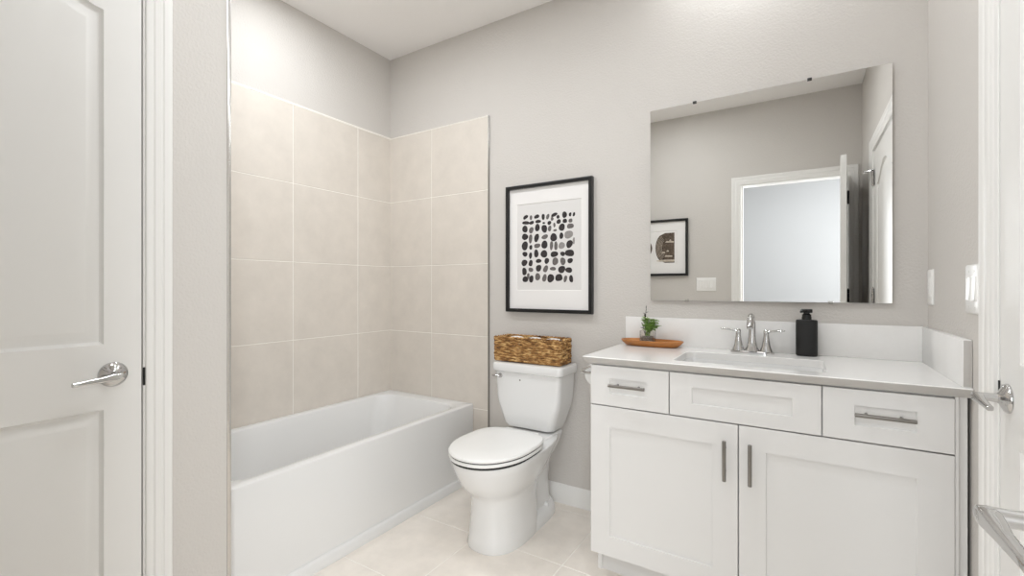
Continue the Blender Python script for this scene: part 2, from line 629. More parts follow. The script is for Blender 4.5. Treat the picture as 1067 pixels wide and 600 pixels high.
# closet door on the left
cw = C1 - C0 - 0.007
to1 = lambda u, v, o: (XW - 0.002 + o, C1 - 0.0035 - u, 0.012 + v)
pan1 = [(0.0835, cw - 0.0835, 0.24, 0.823, 0), (0.0835, cw - 0.0835, 0.999, 1.903, 0.045)]
d1 = struct('door_1', door_bm(cw, 2.028, pan1, to1), M['door'])
lever_handle(d1, to1, 0.064, 0.916, 1)
# door on the right wall
rw = R1 - R0 - 0.007
to2 = lambda u, v, o: (XR + 0.002 - o, R1 - 0.0035 - u, 0.012 + v)
pan2 = [(0.115, rw - 0.115, 0.24, 0.80, 0), (0.115, rw - 0.115, 0.985, 1.80, 0.10)]
d2 = struct('door_2', door_bm(rw, 2.028, pan2, to2), M['door'])
lever_handle(d2, to2, 0.050, 0.900, 1)
# entry door, swung into the bathroom beside the right wall
HNG = Vector((0.304, 0.062))
ang = radians(94.2)
dv = Vector((cos(ang), sin(ang)))          # from hinge to free edge
nv = Vector((-dv.y, dv.x))                 # towards the room (-x)
EW = 0.700
to3 = lambda u, v, o: (HNG.x + dv.x * (EW - u) + nv.x * (o + 0.035), HNG.y + dv.y * (EW - u) + nv.y * (o + 0.035), 0.012 + v)
pan3 = [(0.115, EW - 0.115, 0.24, 0.80, 0), (0.115, EW - 0.115, 0.985, 1.80, 0.10)]
d3 = struct('door_3', door_bm(EW, 2.028, pan3, to3, both=True), M['door'])
lever_handle(d3, to3, 0.060, 0.908, 1)


def hinge(parent, c, ax, m, stop=None):
    """knuckle barrel and two leaves; ax = direction of the visible leaf"""
    bm = B()
    x, y, z = c
    for k in range(3):
        lathe(bm, [(0.0005, 0), (0.0072, 0.0005), (0.0072, 0.0330), (0.0005, 0.0335)], (x, y, z - 0.051 + k * 0.034), 12)
    lathe(bm, [(0.0005, 0), (0.0045, 0.001), (0.003, 0.006), (0.0005, 0.007)], (x, y, z + 0.051), 12)
    a = Vector(ax)
    p = Vector((x, y)) + a * 0.032
    box(bm, min(x, p.x) - 0.0012, max(x, p.x) + 0.0012, min(y, p.y) - 0.0012, max(y, p.y) + 0.0012, z - 0.051, z + 0.051, 0.0005, 1)
    if stop:
        tube(bm, [(x, y, z + 0.046), (x + stop[0] * 0.03, y + stop[1] * 0.03, z + 0.046), (x + stop[0] * 0.055, y + stop[1] * 0.055, z + 0.044)], 0.0045, 10)
        lathe(bm, [(0.0005, 0), (0.009, 0.001), (0.009, 0.01), (0.0005, 0.011)], (x + stop[0] * 0.055, y + stop[1] * 0.055 - 0.005, z + 0.044), 12, 'Y')
        tube(bm, [(x, y, z + 0.046), (x - 0.012, y + 0.03, z + 0.046)], 0.004, 10)
    return link('hinge', bm, m, parent)


for i, z in enumerate((1.865, 1.10, 0.20)):
    hinge(d3, (HNG.x + 0.006, HNG.y - 0.004, z), (-0.1, -0.02), M['black'])
    hinge(d2, (XR - 0.006, R0 + 0.001, z + 0.01), (0, 1), M['chrome'], (-0.8, -0.4) if i == 0 else None)

# ------------------------------------------------------------------ ceiling lights (out of the picture, they light it)
for x, y, p, r, w in LIGHTS:
    cl = thing('ceiling_light', (x, y, CH), 'round recessed ceiling light ' + w, 'light', 'recessed ceiling lights')
    b = B(); lathe(b, [(r + 0.003, 0), (r + 0.020, 0), (r + 0.020, -0.006), (r + 0.010, -0.009), (r + 0.003, -0.005)], (x, y, CH), 32); link('trim_ring', b, M['trim'], cl)
    b = B(); lathe(b, [(0.001, -0.002), (r + 0.0025, -0.002), (r + 0.0025, -0.006), (0.001, -0.0065)], (x, y, CH), 32); link('lens', b, M['lens'], cl)

vl = thing('vanity_light', (-0.16, D, 2.56), 'chrome vanity light bar with three white glass globes above the mirror', 'light')
b = B(); box(b, -0.42, 0.10, D - 0.022, D - 0.0005, 2.525, 2.585, 0.006, 3); link('back_plate', b, M['chrome'], vl)
for x in (-0.35, -0.16, 0.03):
    b = B(); tube(b, [(x, D - 0.02, 2.555), (x, D - 0.08, 2.540), (x, D - 0.14, 2.542), (x, D - 0.165, 2.550), (x, D - 0.17, 2.565)], [0.012, 0.009, 0.009, 0.010, 0.016], 14); ar = link('arm', b, M['chrome'], vl)
    b = B(); lathe(b, [(0.05 * sin(radians(a_)), -0.05 * cos(radians(a_))) for a_ in range(2, 163, 8)], (x, D - 0.17, 2.605), 28); link('glass_globe', b, M['globe'], ar)

# ------------------------------------------------------------------ bathtub
TX0, TX1, TY0, TY1 = XL + TT + 0.001, -1.690, YA + 0.002, D - TT - 0.001
tub = thing('bathtub', ((TX0 + TX1) / 2, (TY0 + TY1) / 2, 0), 'white alcove bathtub with plain straight apron between tiled walls', 'bathtub')
b = B()
L = lambda x0, x1, y0, y1, r, z: at_z(rrect(x0, x1, y0, y1, r, 8), z)
ix0, ix1, iy0, iy1 = TX0 + 0.048, TX1 - 0.058, TY0 + 0.075, TY1 - 0.085
loops = [L(TX0, TX1, TY0, TY1, 0.004, 0.05), L(TX0, TX1, TY0, TY1, 0.004, RIM - 0.012), L(TX0 + 0.001, TX1 - 0.002, TY0, TY1, 0.005, RIM - 0.004), L(TX0 + 0.003, TX1 - 0.008, TY0 + 0.003, TY1 - 0.003, 0.006, RIM),
         L(ix0 - 0.012, ix1 + 0.012, iy0 - 0.012, iy1 + 0.012, 0.09, RIM - 0.0005), L(ix0 - 0.004, ix1 + 0.004, iy0 - 0.004, iy1 + 0.004, 0.095, RIM - 0.004), L(ix0, ix1, iy0, iy1, 0.10, RIM - 0.014)]
for t in (0.1, 0.3, 0.5, 0.7, 0.85, 0.93, 0.98):
    k = t ** 1.5
    z = RIM - 0.014 - 0.335 * t
    e = 0.085 * t ** 1.3 + (0.03 * ((t - 0.7) / 0.3) ** 2 if t > 0.7 else 0)
    f = 0.18 * t ** 1.2 + (0.04 * ((t - 0.7) / 0.3) ** 2 if t > 0.7 else 0)
    loops.append(L(ix0 + e, ix1 - e, iy0 + e, iy1 - f, 0.11, z))
loft(b, loops, False, True)
link('tub_shell', b, M['acrylic'], tub)
b = B()
box(b, TX1 - 0.03, TX1 + 0.0005, TY0, TY1, 0.0, 0.052, 0.002)
loft(b, [[(TX1 + o, y, z) for o, z in ((-0.01, 0), (0.014, 0), (0.014, 0.040), (0.010, 0.047), (0.002, 0.051), (-0.01, 0.051))] for y in (TY0, TY1)])
link('apron_kick_strip', b, M['acrylic'], tub)
b = B(); lathe(b, [(0.0005, 0), (0.034, 0.0005), (0.032, 0.004), (0.02, 0.006), (0.0005, 0.006)], ((TX0 + TX1) / 2, TY0 + 0.33, RIM - 0.3425), 24); link('drain', b, M['chrome'], tub)

# ------------------------------------------------------------------ toilet
tx = -1.183
toi = thing('toilet', (tx, 1.9, 0), 'white two-piece toilet with closed elongated lid against the back wall', 'toilet')


def egg(yf, yb, hw, z, nb=2.6, nf=2.15, ym=None, n=48, cx=tx):
    ym = ym if ym is not None else yf + (yb - yf) * 0.52
    out = []
    for i in range(n):
        a = 2 * pi * i / n
        c, s = cos(a), sin(a)
        if s < 0:
            e, ry = nf, ym - yf
        else:
            e, ry = nb, yb - ym
        x = hw * math.copysign(abs(c) ** (2 / e), c)
        y = ry * math.copysign(abs(s) ** (2 / e), s)
        out.append((cx + x, ym + y, z))
    return out


b = B()
px_ = -1.196
S = [(0.000, 1.634, 2.04, 0.131, 2.6, 2.5, 1.84), (0.010, 1.630, 2.04, 0.133, 2.6, 2.5, 1.84), (0.05, 1.635, 2.03, 0.128, 2.6, 2.45, 1.84), (0.12, 1.638, 2.02, 0.123, 2.6, 2.4, 1.84),
     (0.19, 1.638, 2.02, 0.121, 2.6, 2.35, 1.83), (0.228, 1.634, 2.03, 0.122, 2.6, 2.35, 1.83), (0.246, 1.622, 2.03, 0.128, 2.6, 2.3, 1.82), (0.262, 1.604, 2.04, 0.138, 2.6, 2.25, 1.81), (0.285, 1.580, 2.05, 0.149, 2.6, 2.2, 1.80), (0.315, 1.556, 2.08, 0.161, 2.7, 2.15, 1.79),
     (0.35, 1.536, 2.12, 0.171, 2.8, 2.1, 1.78), (0.38, 1.523, 2.16, 0.178, 2.8, 2.1, 1.76), (0.402, 1.518, 2.19, 0.182, 2.8, 2.1, 1.75), (0.412, 1.518, 2.19, 0.181, 2.8, 2.1, 1.75), (0.416, 1.522, 2.188, 0.177, 2.8, 2.1, 1.75)]
loft(b, [egg(yf, yb, hw, z, nb, nf, ym, cx=px_ + (tx - px_) * min(1, z / 0.4)) for z, yf, yb, hw, nb, nf, ym in S])
link('bowl', b, M['china'], toi)
# foot flange and the narrower trapway body behind the pedestal
b = B()
loft(b, [egg(1.70, 2.215, 0.128, 0.0, 3.2, 3, cx=px_), egg(1.70, 2.215, 0.129, 0.010, 3.2, 3, cx=px_), egg(1.71, 2.21, 0.122, 0.042, 3.2, 3, cx=px_), egg(1.74, 2.20, 0.108, 0.062, 3.0, 3, cx=px_), egg(1.80, 2.18, 0.070, 0.078, 3.0, 3, cx=px_)])
loft(b, [egg(1.88, 2.185, 0.088, 0.03, 3, 3), egg(1.90, 2.175, 0.078, 0.10, 3, 3), egg(1.90, 2.175, 0.074, 0.18, 3, 3), egg(1.88, 2.18, 0.082, 0.26, 3, 3), egg(1.86, 2.19, 0.105, 0.33, 3, 3), egg(1.85, 2.20, 0.115, 0.375, 3, 3)])
link('trapway', b, M['china'], toi)
b = B()
# deck that carries the tank
loft(b, [at_z(rrect(tx - 0.085, tx + 0.085, 1.98, 2.19, 0.05), 0.30), at_z(rrect(tx - 0.115, tx + 0.115, 1.94, 2.215, 0.05), 0.37), at_z(rrect(tx - 0.125, tx + 0.125, 1.93, 2.22, 0.05), 0.405), at_z(rrect(tx - 0.125, tx + 0.125, 1.93, 2.22, 0.05), 0.417), at_z(rrect(tx - 0.118, tx + 0.118, 1.937, 2.213, 0.045), 0.423)])
link('deck', b, M['china'], toi)
for s in (-1, 1):
    b = B(); lathe(b, [(0.013, 0), (0.013, 0.008), (0.010, 0.016), (0.004, 0.02), (0.0005, 0.0205)], (px_ + s * 0.098, 2.075, 0.058), 16); link('bolt_cap', b, M['china'], toi)
# seat ring, lid, dark core painting the shade of the seat gaps
YB = 1.955
b = B(); loft(b, [egg(1.512, YB, 0.176, 0.423, 3.4, 2.1, 1.745), egg(1.504, YB, 0.184, 0.4265, 3.4, 2.1, 1.745), egg(1.503, YB, 0.185, 0.434, 3.4, 2.1, 1.745), egg(1.507, YB, 0.182, 0.4390, 3.4, 2.1, 1.745)]); link('seat', b, M['seat'], toi)
b = B(); loft(b, [egg(1.508, YB, 0.180, 0.4435, 3.4, 2.1, 1.745), egg(1.504, YB, 0.184, 0.445, 3.4, 2.1, 1.745), egg(1.502, YB + 0.002, 0.186, 0.452, 3.4, 2.1, 1.745), egg(1.507, YB, 0.182, 0.459, 3.4, 2.1, 1.745), egg(1.53, YB - 0.012, 0.163, 0.4635, 3.2, 2.1, 1.745), egg(1.60, YB - 0.05, 0.11, 0.4665, 3, 2.1, 1.745), egg(1.69, YB - 0.12, 0.04, 0.4675, 2.5, 2.1, 1.745)]); link('lid', b, M['seat'], toi)
b = B(); loft(b, [egg(1.512, YB - 0.01, 0.177, 0.4145, 3.4, 2.1, 1.745), egg(1.512, YB - 0.01, 0.177, 0.4262, 3.4, 2.1, 1.745), egg(1.509, YB - 0.01, 0.180, 0.4395, 3.4, 2.1, 1.745), egg(1.509, YB - 0.01, 0.180, 0.4440, 3.4, 2.1, 1.745)]); link('gap_shade', b, M['dark'], toi)
for s in (-1, 1):
    b = B(); box(b, tx + s * 0.075 - 0.02, tx + s * 0.075 + 0.02, YB - 0.004, YB + 0.032, 0.43, 0.452, 0.006, 3); link('lid_hinge', b, M['seat'], toi)
# tank
tc = tx - 0.019
tk = lambda hw, y0, y1, r, z: at_z(rrect(tc - hw, tc + hw, y0, y1, r, 6), z)
b = B()
loft(b, [tk(0.118, 2.09, 2.205, 0.03, 0.424), tk(0.138, 2.066, 2.222, 0.035, 0.433), tk(0.148, 2.055, 2.23, 0.034, 0.452), tk(0.164, 2.052, 2.233, 0.032, 0.50), tk(0.181, 2.050, 2.236, 0.030, 0.55), tk(0.189, 2.049, 2.238, 0.030, 0.59), tk(0.197, 2.046, 2.240, 0.030, 0.722)])
link('tank', b, M['china'], toi)
b = B()
loft(b, [tk(0.199, 2.043, 2.242, 0.028, 0.719), tk(0.207, 2.036, 2.245, 0.030, 0.724), tk(0.210, 2.033, 2.246, 0.032, 0.735), tk(0.210, 2.033, 2.246, 0.032, 0.755), tk(0.207, 2.036, 2.244, 0.030, 0.764), tk(0.198, 2.045, 2.238, 0.026, 0.768)])
link('tank_lid', b, M['china'], toi)
fl = B()
lathe(fl, [(0.0005, -0.012), (0.010, -0.011), (0.0125, -0.004), (0.0125, 0.0), (0.0125, 0.004), (0.0005, 0.004)], (tc - 0.155, 2.046, 0.697), 20, 'Y')
tube(fl, [(tc - 0.155, 2.038, 0.697), (tc - 0.165, 2.030, 0.698), (tc - 0.178, 2.027, 0.698), (tc - 0.192, 2.026, 0.697), (tc - 0.196, 2.026, 0.697)], [0.006, 0.0065, 0.0062, 0.0066, 0.004], 12)
link('flush_lever', fl, M['chrome'], toi)
b = B(); lathe(b, [(0.0045, 0), (0.0045, -0.0012), (0.0005, -0.0014)], (tc - 0.034, 2.0465, 0.684), 14, 'Y'); link('emblem', b, M['nickel'], toi)
b = B()
tube(b, [(tx - 0.14, 2.235, 0.14), (tx - 0.14, 2.20, 0.14), (tx - 0.14, 2.19, 0.16), (tx - 0.135, 2.18, 0.30), (tx - 0.12, 2.15, 0.428)], 0.005, 10)
lathe(b, [(0.0005, 0), (0.011, -0.002), (0.011, -0.03), (0.0005, -0.032)], (tx - 0.14, 2.246, 0.14), 14, 'Y')
link('supply_valve', b, M['chrome'], toi)

# ------------------------------------------------------------------ basket on the tank, rolled towels in it
BX0, BX1, BY0, BY1, BZ0, BZ1 = -1.416, -1.010, 2.060, 2.204, 0.7700, 0.894
bas = thing('wicker_basket', ((BX0 + BX1) / 2, (BY0 + BY1) / 2, BZ0), 'brown woven seagrass basket on top of the toilet tank', 'basket')


def perim(x0, x1, y0, y1, r, step=0.011):
    c = rrect(x0, x1, y0, y1, r, 5)
    c.append(c[0])
    pts, L0 = [], 0
    for (ax, ay), (bx, by) in zip(c, c[1:]):
        d = math.hypot(bx - ax, by - ay)
        k = max(1, round(d / step))
        for i in range(k):
            pts.append((ax + (bx - ax) * i / k, ay + (by - ay) * i / k))
    return pts


b = B()
rows_n = 9
for r in range(rows_n):
    z = BZ0 + 0.011 + (BZ1 - BZ0 - 0.018) * r / (rows_n - 1)
    pts = perim(BX0 + 0.007, BX1 - 0.007, BY0 + 0.007, BY1 - 0.007, 0.012)
    n = len(pts) // 4 * 4
    loopv = []
    cxm, cym = (BX0 + BX1) / 2, (BY0 + BY1) / 2
    loops = []
    for i in range(len(pts)):
        x, y = pts[i]
        x2, y2 = pts[(i + 1) % len(pts)]
        tx_, ty_ = x2 - x, y2 - y
        d = math.hypot(tx_, ty_) or 1
        nx, ny = ty_ / d, -tx_ / d
        w = 0.0035 * math.sin(i * pi / 2 + (pi / 2 if r % 2 else -pi / 2)) + random.uniform(-0.0012, 0.0012)
        rr = 0.0072 + random.uniform(-0.0012, 0.0015)
        dz = random.uniform(-0.0015, 0.0015)
        loops.append([(x + nx * (w + rr * 0.75 * cos(2 * pi * k / 8)), y + ny * (w + rr * 0.75 * cos(2 * pi * k / 8)), z + dz + rr * 1.1 * sin(2 * pi * k / 8)) for k in range(8)])
    loops.append(loops[0])
    loft(b, loops, False, False)
link('woven_wall', b, M['wicker'], bas)
b = B(); box(b, BX0 + 0.008, BX1 - 0.008, BY0 + 0.008, BY1 - 0.008, BZ0 + 0.001, BZ0 + 0.010, 0.002); link('base', b, M['wicker'], bas)
b = B()
pts = perim(BX0 + 0.007, BX1 - 0.007, BY0 + 0.007, BY1 - 0.007, 0.012, 0.006)
for ph in (0, pi):
    loops = []
    for i, (x, y) in enumerate(pts):
        x2, y2 = pts[(i + 1) % len(pts)]
        d = math.hypot(x2 - x, y2 - y) or 1
        nx, ny = (y2 - y) / d, -(x2 - x) / d
        o = 0.005 * cos(i * 0.8 + ph)
        zz = BZ1 + 0.002 + 0.004 * sin(i * 0.8 + ph)
        loops.append([(x + nx * (o + 0.0045 * cos(2 * pi * k / 8)), y + ny * (o + 0.0045 * cos(2 * pi * k / 8)), zz + 0.0045 * sin(2 * pi * k / 8)) for k in range(8)])
    loops.append(loops[0])
    loft(b, loops, False, False)
link('braided_rim', b, M['wicker'], bas)

labs = ['white rolled towel in the basket, the one at the left end', 'white rolled towel in the middle of the basket', 'white rolled towel in the basket, the one nearest the vanity']
proto = None
for i, x in enumerate((-1.327, -1.213, -1.099)):
    if proto is None:
        b = B()
        # rolled cloth: spiral section about the y axis
        sq = lambda v: math.copysign(abs(v) ** 0.55, v)
        cx, cz = x, BZ0 + 0.085
        sec = []
        turns, N = 3.0, 72
        for k in range(N + 1):
            a = 2 * pi * turns * k / N
            r = 0.012 + 0.040 * k / N
            sec.append((cx + r * sq(cos(a)), cz + r * sq(sin(a)) * 0.98))
        inner = []
        for k in range(N + 1):
            a = 2 * pi * turns * k / N
            r = 0.012 + 0.040 * k / N - 0.0115
            inner.append((cx + r * sq(cos(a)), cz + r * sq(sin(a)) * 0.98))
        prof = sec + inner[::-1]
        loft(b, [[(px, y, pz) for px, pz in prof] for y in (BY0 + 0.021, BY0 + 0.05, BY0 + 0.09, BY1 - 0.021)])
        proto = link('rolled_towel', b, M['towel'], origin=(cx, (BY0 + BY1) / 2, BZ0 + 0.031))
        o = proto
    else:
        o = dup(proto)
        o.location = (x, (BY0 + BY1) / 2, BZ0 + 0.031)
        o.rotation_euler = (0, 0, radians((0.6, -0.5)[i - 1]))
    tag(o, labs[i], 'towel', 'rolled towels in the basket')

# ------------------------------------------------------------------ framed pebble print over the toilet
# pebble shapes of the print: centre x, centre z, half width, half height, tilt, tone
PEBBLES = [(-1.322, 1.562, 0.015, 0.01, -30, 0), (-1.287, 1.557, 0.0075, 0.0125, 10, 1), (-1.25, 1.56, 0.015, 0.0105, -20, 0), (-1.209, 1.555, 0.009, 0.016, 5, 0), (-1.181, 1.554, 0.009, 0.014, 15, 1), (-1.141, 1.561, 0.0205, 0.0085, -20, 0), (-1.154, 1.54, 0.009, 0.0095, 0, 1), (-1.118, 1.548, 0.0095, 0.009, -30, 0), (-1.079, 1.556, 0.014, 0.016, 15, 0), (-1.046, 1.555, 0.0075, 0.01, 0, 0), (-1.024, 1.554, 0.0065, 0.01, 20, 0), (-1.32, 1.53, 0.022, 0.01, 5, 0), (-1.283, 1.528, 0.0145, 0.0095, -20, 0), (-1.241, 1.532, 0.016, 0.0095, 0, 0), (-1.205, 1.521, 0.0085, 0.0045, 0, 0), (-1.171, 1.519, 0.011, 0.0105, 0, 0), (-1.14, 1.505, 0.0065, 0.012, 0, 1), (-1.114, 1.522, 0.0135, 0.011, -20, 0), (-1.077, 1.523, 0.0115, 0.0115, 0, 0), (-1.044, 1.522, 0.0115, 0.0095, 0, 1), (-1.326, 1.495, 0.0155, 0.02, 0, 0), (-1.285, 1.486, 0.0135, 0.0165, 15, 1), (-1.246, 1.498, 0.015, 0.019, 10, 0), (-1.202, 1.489, 0.016, 0.021, 0, 0), (-1.169, 1.488, 0.01, 0.0145, 5, 1), (-1.136, 1.476, 0.0105, 0.006, 0, 1), (-1.095, 1.49, 0.0175, 0.018, 15, 0), (-1.045, 1.493, 0.0175, 0.0135, 0, 1), (-1.326, 1.451, 0.018, 0.017, 35, 0), (-1.29, 1.438, 0.0105, 0.0245, 0, 1), (-1.251, 1.441, 0.014, 0.0225, 10, 0), (-1.199, 1.444, 0.02, 0.0115, -10, 1), (-1.145, 1.438, 0.0205, 0.02, 0, 0), (-1.098, 1.444, 0.0105, 0.018, 0, 0), (-1.055, 1.448, 0.0225, 0.0205, 0, 2), (-1.327, 1.4, 0.019, 0.0235, 0, 0), (-1.288, 1.39, 0.0095, 0.012, 0, 0), (-1.247, 1.397, 0.018, 0.012, 0, 1), (-1.201, 1.401, 0.019, 0.02, 0, 0), (-1.158, 1.394, 0.009, 0.0235, 0, 1), (-1.131, 1.391, 0.009, 0.0245, 0, 1), (-1.096, 1.391, 0.0165, 0.0185, 20, 2), (-1.05, 1.397, 0.017, 0.021, 15, 0), (-1.025, 1.413, 0.006, 0.017, 0, 2), (-1.326, 1.353, 0.0155, 0.0135, 0, 0), (-1.29, 1.344, 0.009, 0.018, 10, 0), (-1.253, 1.354, 0.014, 0.0205, 0, 0), (-1.204, 1.35, 0.021, 0.0185, 20, 0), (-1.141, 1.346, 0.0205, 0.0155, 0, 0), (-1.09, 1.346, 0.0135, 0.0115, 0, 0), (-1.049, 1.349, 0.0235, 0.018, 0, 0), (-1.33, 1.304, 0.0175, 0.018, 20, 0), (-1.289, 1.301, 0.0125, 0.016, 15, 0), (-1.238, 1.312, 0.016, 0.0115, 0, 0), (-1.187, 1.311, 0.013, 0.016, 0, 0), (-1.135, 1.307, 0.0175, 0.02, 35, 1), (-1.089, 1.306, 0.015, 0.019, 0, 1), (-1.046, 1.308, 0.015, 0.013, 0, 0), (-1.33, 1.255, 0.0145, 0.0195, 0, 0), (-1.288, 1.264, 0.0145, 0.0115, 0, 1), (-1.238, 1.272, 0.016, 0.0175, 0, 0), (-1.194, 1.267, 0.0135, 0.018, 30, 1), (-1.149, 1.267, 0.0165, 0.01, 0, 1), (-1.096, 1.262, 0.02, 0.0185, 0, 0), (-1.054, 1.258, 0.018, 0.0145, 0, 0), (-1.324, 1.211, 0.016, 0.017, 20, 0), (-1.305, 1.229, 0.0075, 0.016, 0, 1), (-1.285, 1.212, 0.0135, 0.0185, 0, 0), (-1.244, 1.224, 0.016, 0.0185, 15, 1), (-1.201, 1.217, 0.0115, 0.022, 15, 1), (-1.163, 1.215, 0.019, 0.023, 0, 0), (-1.113, 1.218, 0.022, 0.017, -10, 0), (-1.074, 1.211, 0.0085, 0.018, 10, 1), (-1.04, 1.211, 0.01, 0.02, -5, 0)]
PX0, PX1, PZ0, PZ1 = -1.445, -0.915, 1.026, 1.742


def picture(name, place, u0, u1, v0, v1, fw, dep, label, mu, mv0, mv1, loc):
    """place(u, v, out): out measured from the wall"""
    t = thing(name, loc, label, 'picture')
    bm = B()
    prof = [(0, 0.001), (0, dep), (fw * 0.25, dep + 0.001), (fw, dep), (fw, 0.010)]
    L4 = []
    for q, o in prof:
        L4.append([place(u0 + q, v0 + q, o), place(u1 - q, v0 + q, o), place(u1 - q, v1 - q, o), place(u0 + q, v1 - q, o)])
    loft(bm, L4, False, False)
    link('frame', bm, M['frame'], t, smooth=False)
    bm = B()
    # mat board with a bevelled window
    a = fw * 0.8
    L4 = []
    for q0, q1, q2, o in ((a, a, a, 0.0095), (a, a, a, 0.012), (mu, mv0, mv1, 0.012), (mu + 0.0025, mv0 + 0.0025, mv1 + 0.0025, 0.0095)):
        L4.append([place(u0 + q0, v0 + q1, o), place(u1 - q0, v0 + q1, o), place(u1 - q0, v1 - q2, o), place(u0 + q0, v1 - q2, o)])
    loft(bm, L4, False, False)
    link('mat_board', bm, M['mat'], t, smooth=False)
    return t


plb = lambda u, v, o: (u, D - o, v)
pic = picture('framed_picture', plb, PX0, PX1, PZ0, PZ1, 0.019, 0.028, 'black framed print of rows of dark pebbles above the toilet', 0.066, 0.122, 0.106, ((PX0 + PX1) / 2, D, PZ0))
b = B()
box(b, PX0 + 0.04, PX1 - 0.04, D - 0.0094, D - 0.006, PZ0 + 0.08, PZ1 - 0.06)
for (cx, cz, w, h, a, k) in PEBBLES:
    w, h = w * 1.07, h * 1.05
    n = 18
    e = random.uniform(1.9, 2.5)
    ph = random.uniform(0, 6.28)
    top, bot = [], []
    ca, sa = cos(radians(-a)), sin(radians(-a))
    for i in range(n):
        t = 2 * pi * i / n
        wob = 1 + 0.07 * sin(2 * t + ph) + 0.04 * sin(3 * t + 2 * ph)
        x = w * wob * math.copysign(abs(cos(t)) ** (2 / e), cos(t))
        z = h * wob * math.copysign(abs(sin(t)) ** (2 / e), sin(t))
        x, z = x * ca - z * sa, x * sa + z * ca
        bot.append((cx + x, D - 0.0094, cz + z))
        top.append((cx + x, D - 0.0099, cz + z))
    loft(b, [bot, top], False, True, mi=1 + k)
link('print', b, [M['paper'], M['ink_d'], M['ink_m'], M['ink_l']], pic, smooth=False)

# ------------------------------------------------------------------ second picture, on the rear wall, seen in the mirror
plr = lambda u, v, o: (u, YR + o, v)
p2 = picture('framed_picture', plr, -1.50, -0.878, 1.272, 1.800, 0.022, 0.026, 'black framed sepia print seen in the mirror above the wall switches', 0.10, 0.105, 0.105, (-1.19, YR, 1.272))
b = B()
box(b, -1.46, -0.92, YR + 0.005, YR + 0.0094, 1.31, 1.76)


def dshape(xs, x1, z0, z1, mi, o):
    pts = [(x1, z0), (x1, z1)] + [(xs + (x1 - xs) * 0.5 * (1 - math.sqrt(max(0, 1 - ((i - 6) / 6) ** 2))), z1 + (z0 - z1) * i / 12) for i in range(0, 13)]
    loft(b, [[(x, YR + 0.0094, z) for x, z in pts], [(x, YR + o, z) for x, z in pts]], False, True, mi=mi)


dshape(-1.175, -1.0, 1.395, 1.675, 1, 0.0098)
dshape(-1.165, -1.0, 1.405, 1.425, 2, 0.0100)
for z, x0, x1 in ((1.585, -1.085, -1.004), (1.60, -1.05, -1.03), (1.487, -1.12, -1.085), (1.50, -1.075, -1.05), (1.452, -1.09, -1.02)):
    pts = [(x0, z), (x1, z - 0.002), (x1, z + 0.010), (x0 + 0.01, z + 0.014)]
    loft(b, [[(x, YR + 0.0098, q) for x, q in pts], [(x, YR + 0.0101, q) for x, q in pts]], False, True, mi=2)
for k in range(5):      # pale curved bands round the left side
    pts = []
    for i in range(9):
        a = radians(115 + 130 * i / 8)
        pts.append((-1.075 + (0.09 - k * 0.012) * cos(a), 1.535 + (0.125 - k * 0.012) * sin(a)))
    out = [(x - 0.003, z) for x, z in pts][::-1]
    loft(b, [[(x, YR + 0.0098, z) for x, z in pts + out], [(x, YR + 0.0100 + 0.00005 * k, z) for x, z in pts + out]], False, True, mi=2)
pts = [(-1.39, 1.43), (-1.26, 1.43)] + [(-1.26 + 0.055 * sin(pi * i / 10), 1.43 + 0.21 * i / 10) for i in range(1, 10)] + [(-1.26, 1.64), (-1.39, 1.64)]
loft(b, [[(x, YR + 0.0094, z) for x, z in pts], [(x, YR + 0.0098, z) for x, z in pts]], False, True, mi=1)
link('print', b, [M['mat'], M['sepia'], M['sepia_l']], p2, smooth=False)

# ------------------------------------------------------------------ mirror
MX0, MX1, MZ0, MZ1 = -0.6188, 0.2934, 1.1041, 2.0176
mir = thing('wall_mirror', ((MX0 + MX1) / 2, D, MZ0), 'square frameless mirror on the wall above the vanity', 'mirror')
b = B(); box(b, MX0, MX1, D - 0.014, D - 0.008, MZ0, MZ1, 0.0006, 1); link('glass', b, M['mirror'], mir, smooth=False)
b = B(); box(b, MX0 + 0.02, MX1 - 0.02, D - 0.0078, D - 0.0002, MZ0 + 0.02, MZ1 - 0.02); link('backing', b, M['plate'], mir, smooth=False)
for x, z, s in ((-0.416, MZ1, 1), (0.029, MZ1, 1), (-0.45, MZ0, -1), (0.10, MZ0, -1)):
    b = B()
    box(b, x - 0.008, x + 0.008, D - 0.0185, D - 0.0145, min(z - s * 0.006, z + s * 0.003), max(z - s * 0.006, z + s * 0.003), 0.001)
    box(b, x - 0.008, x + 0.008, D - 0.0185, D - 0.0002, min(z + s * 0.001, z + s * 0.005), max(z + s * 0.001, z + s * 0.005), 0.0012)
    link('clip', b, M['clip'] if s > 0 else M['glass'], mir)

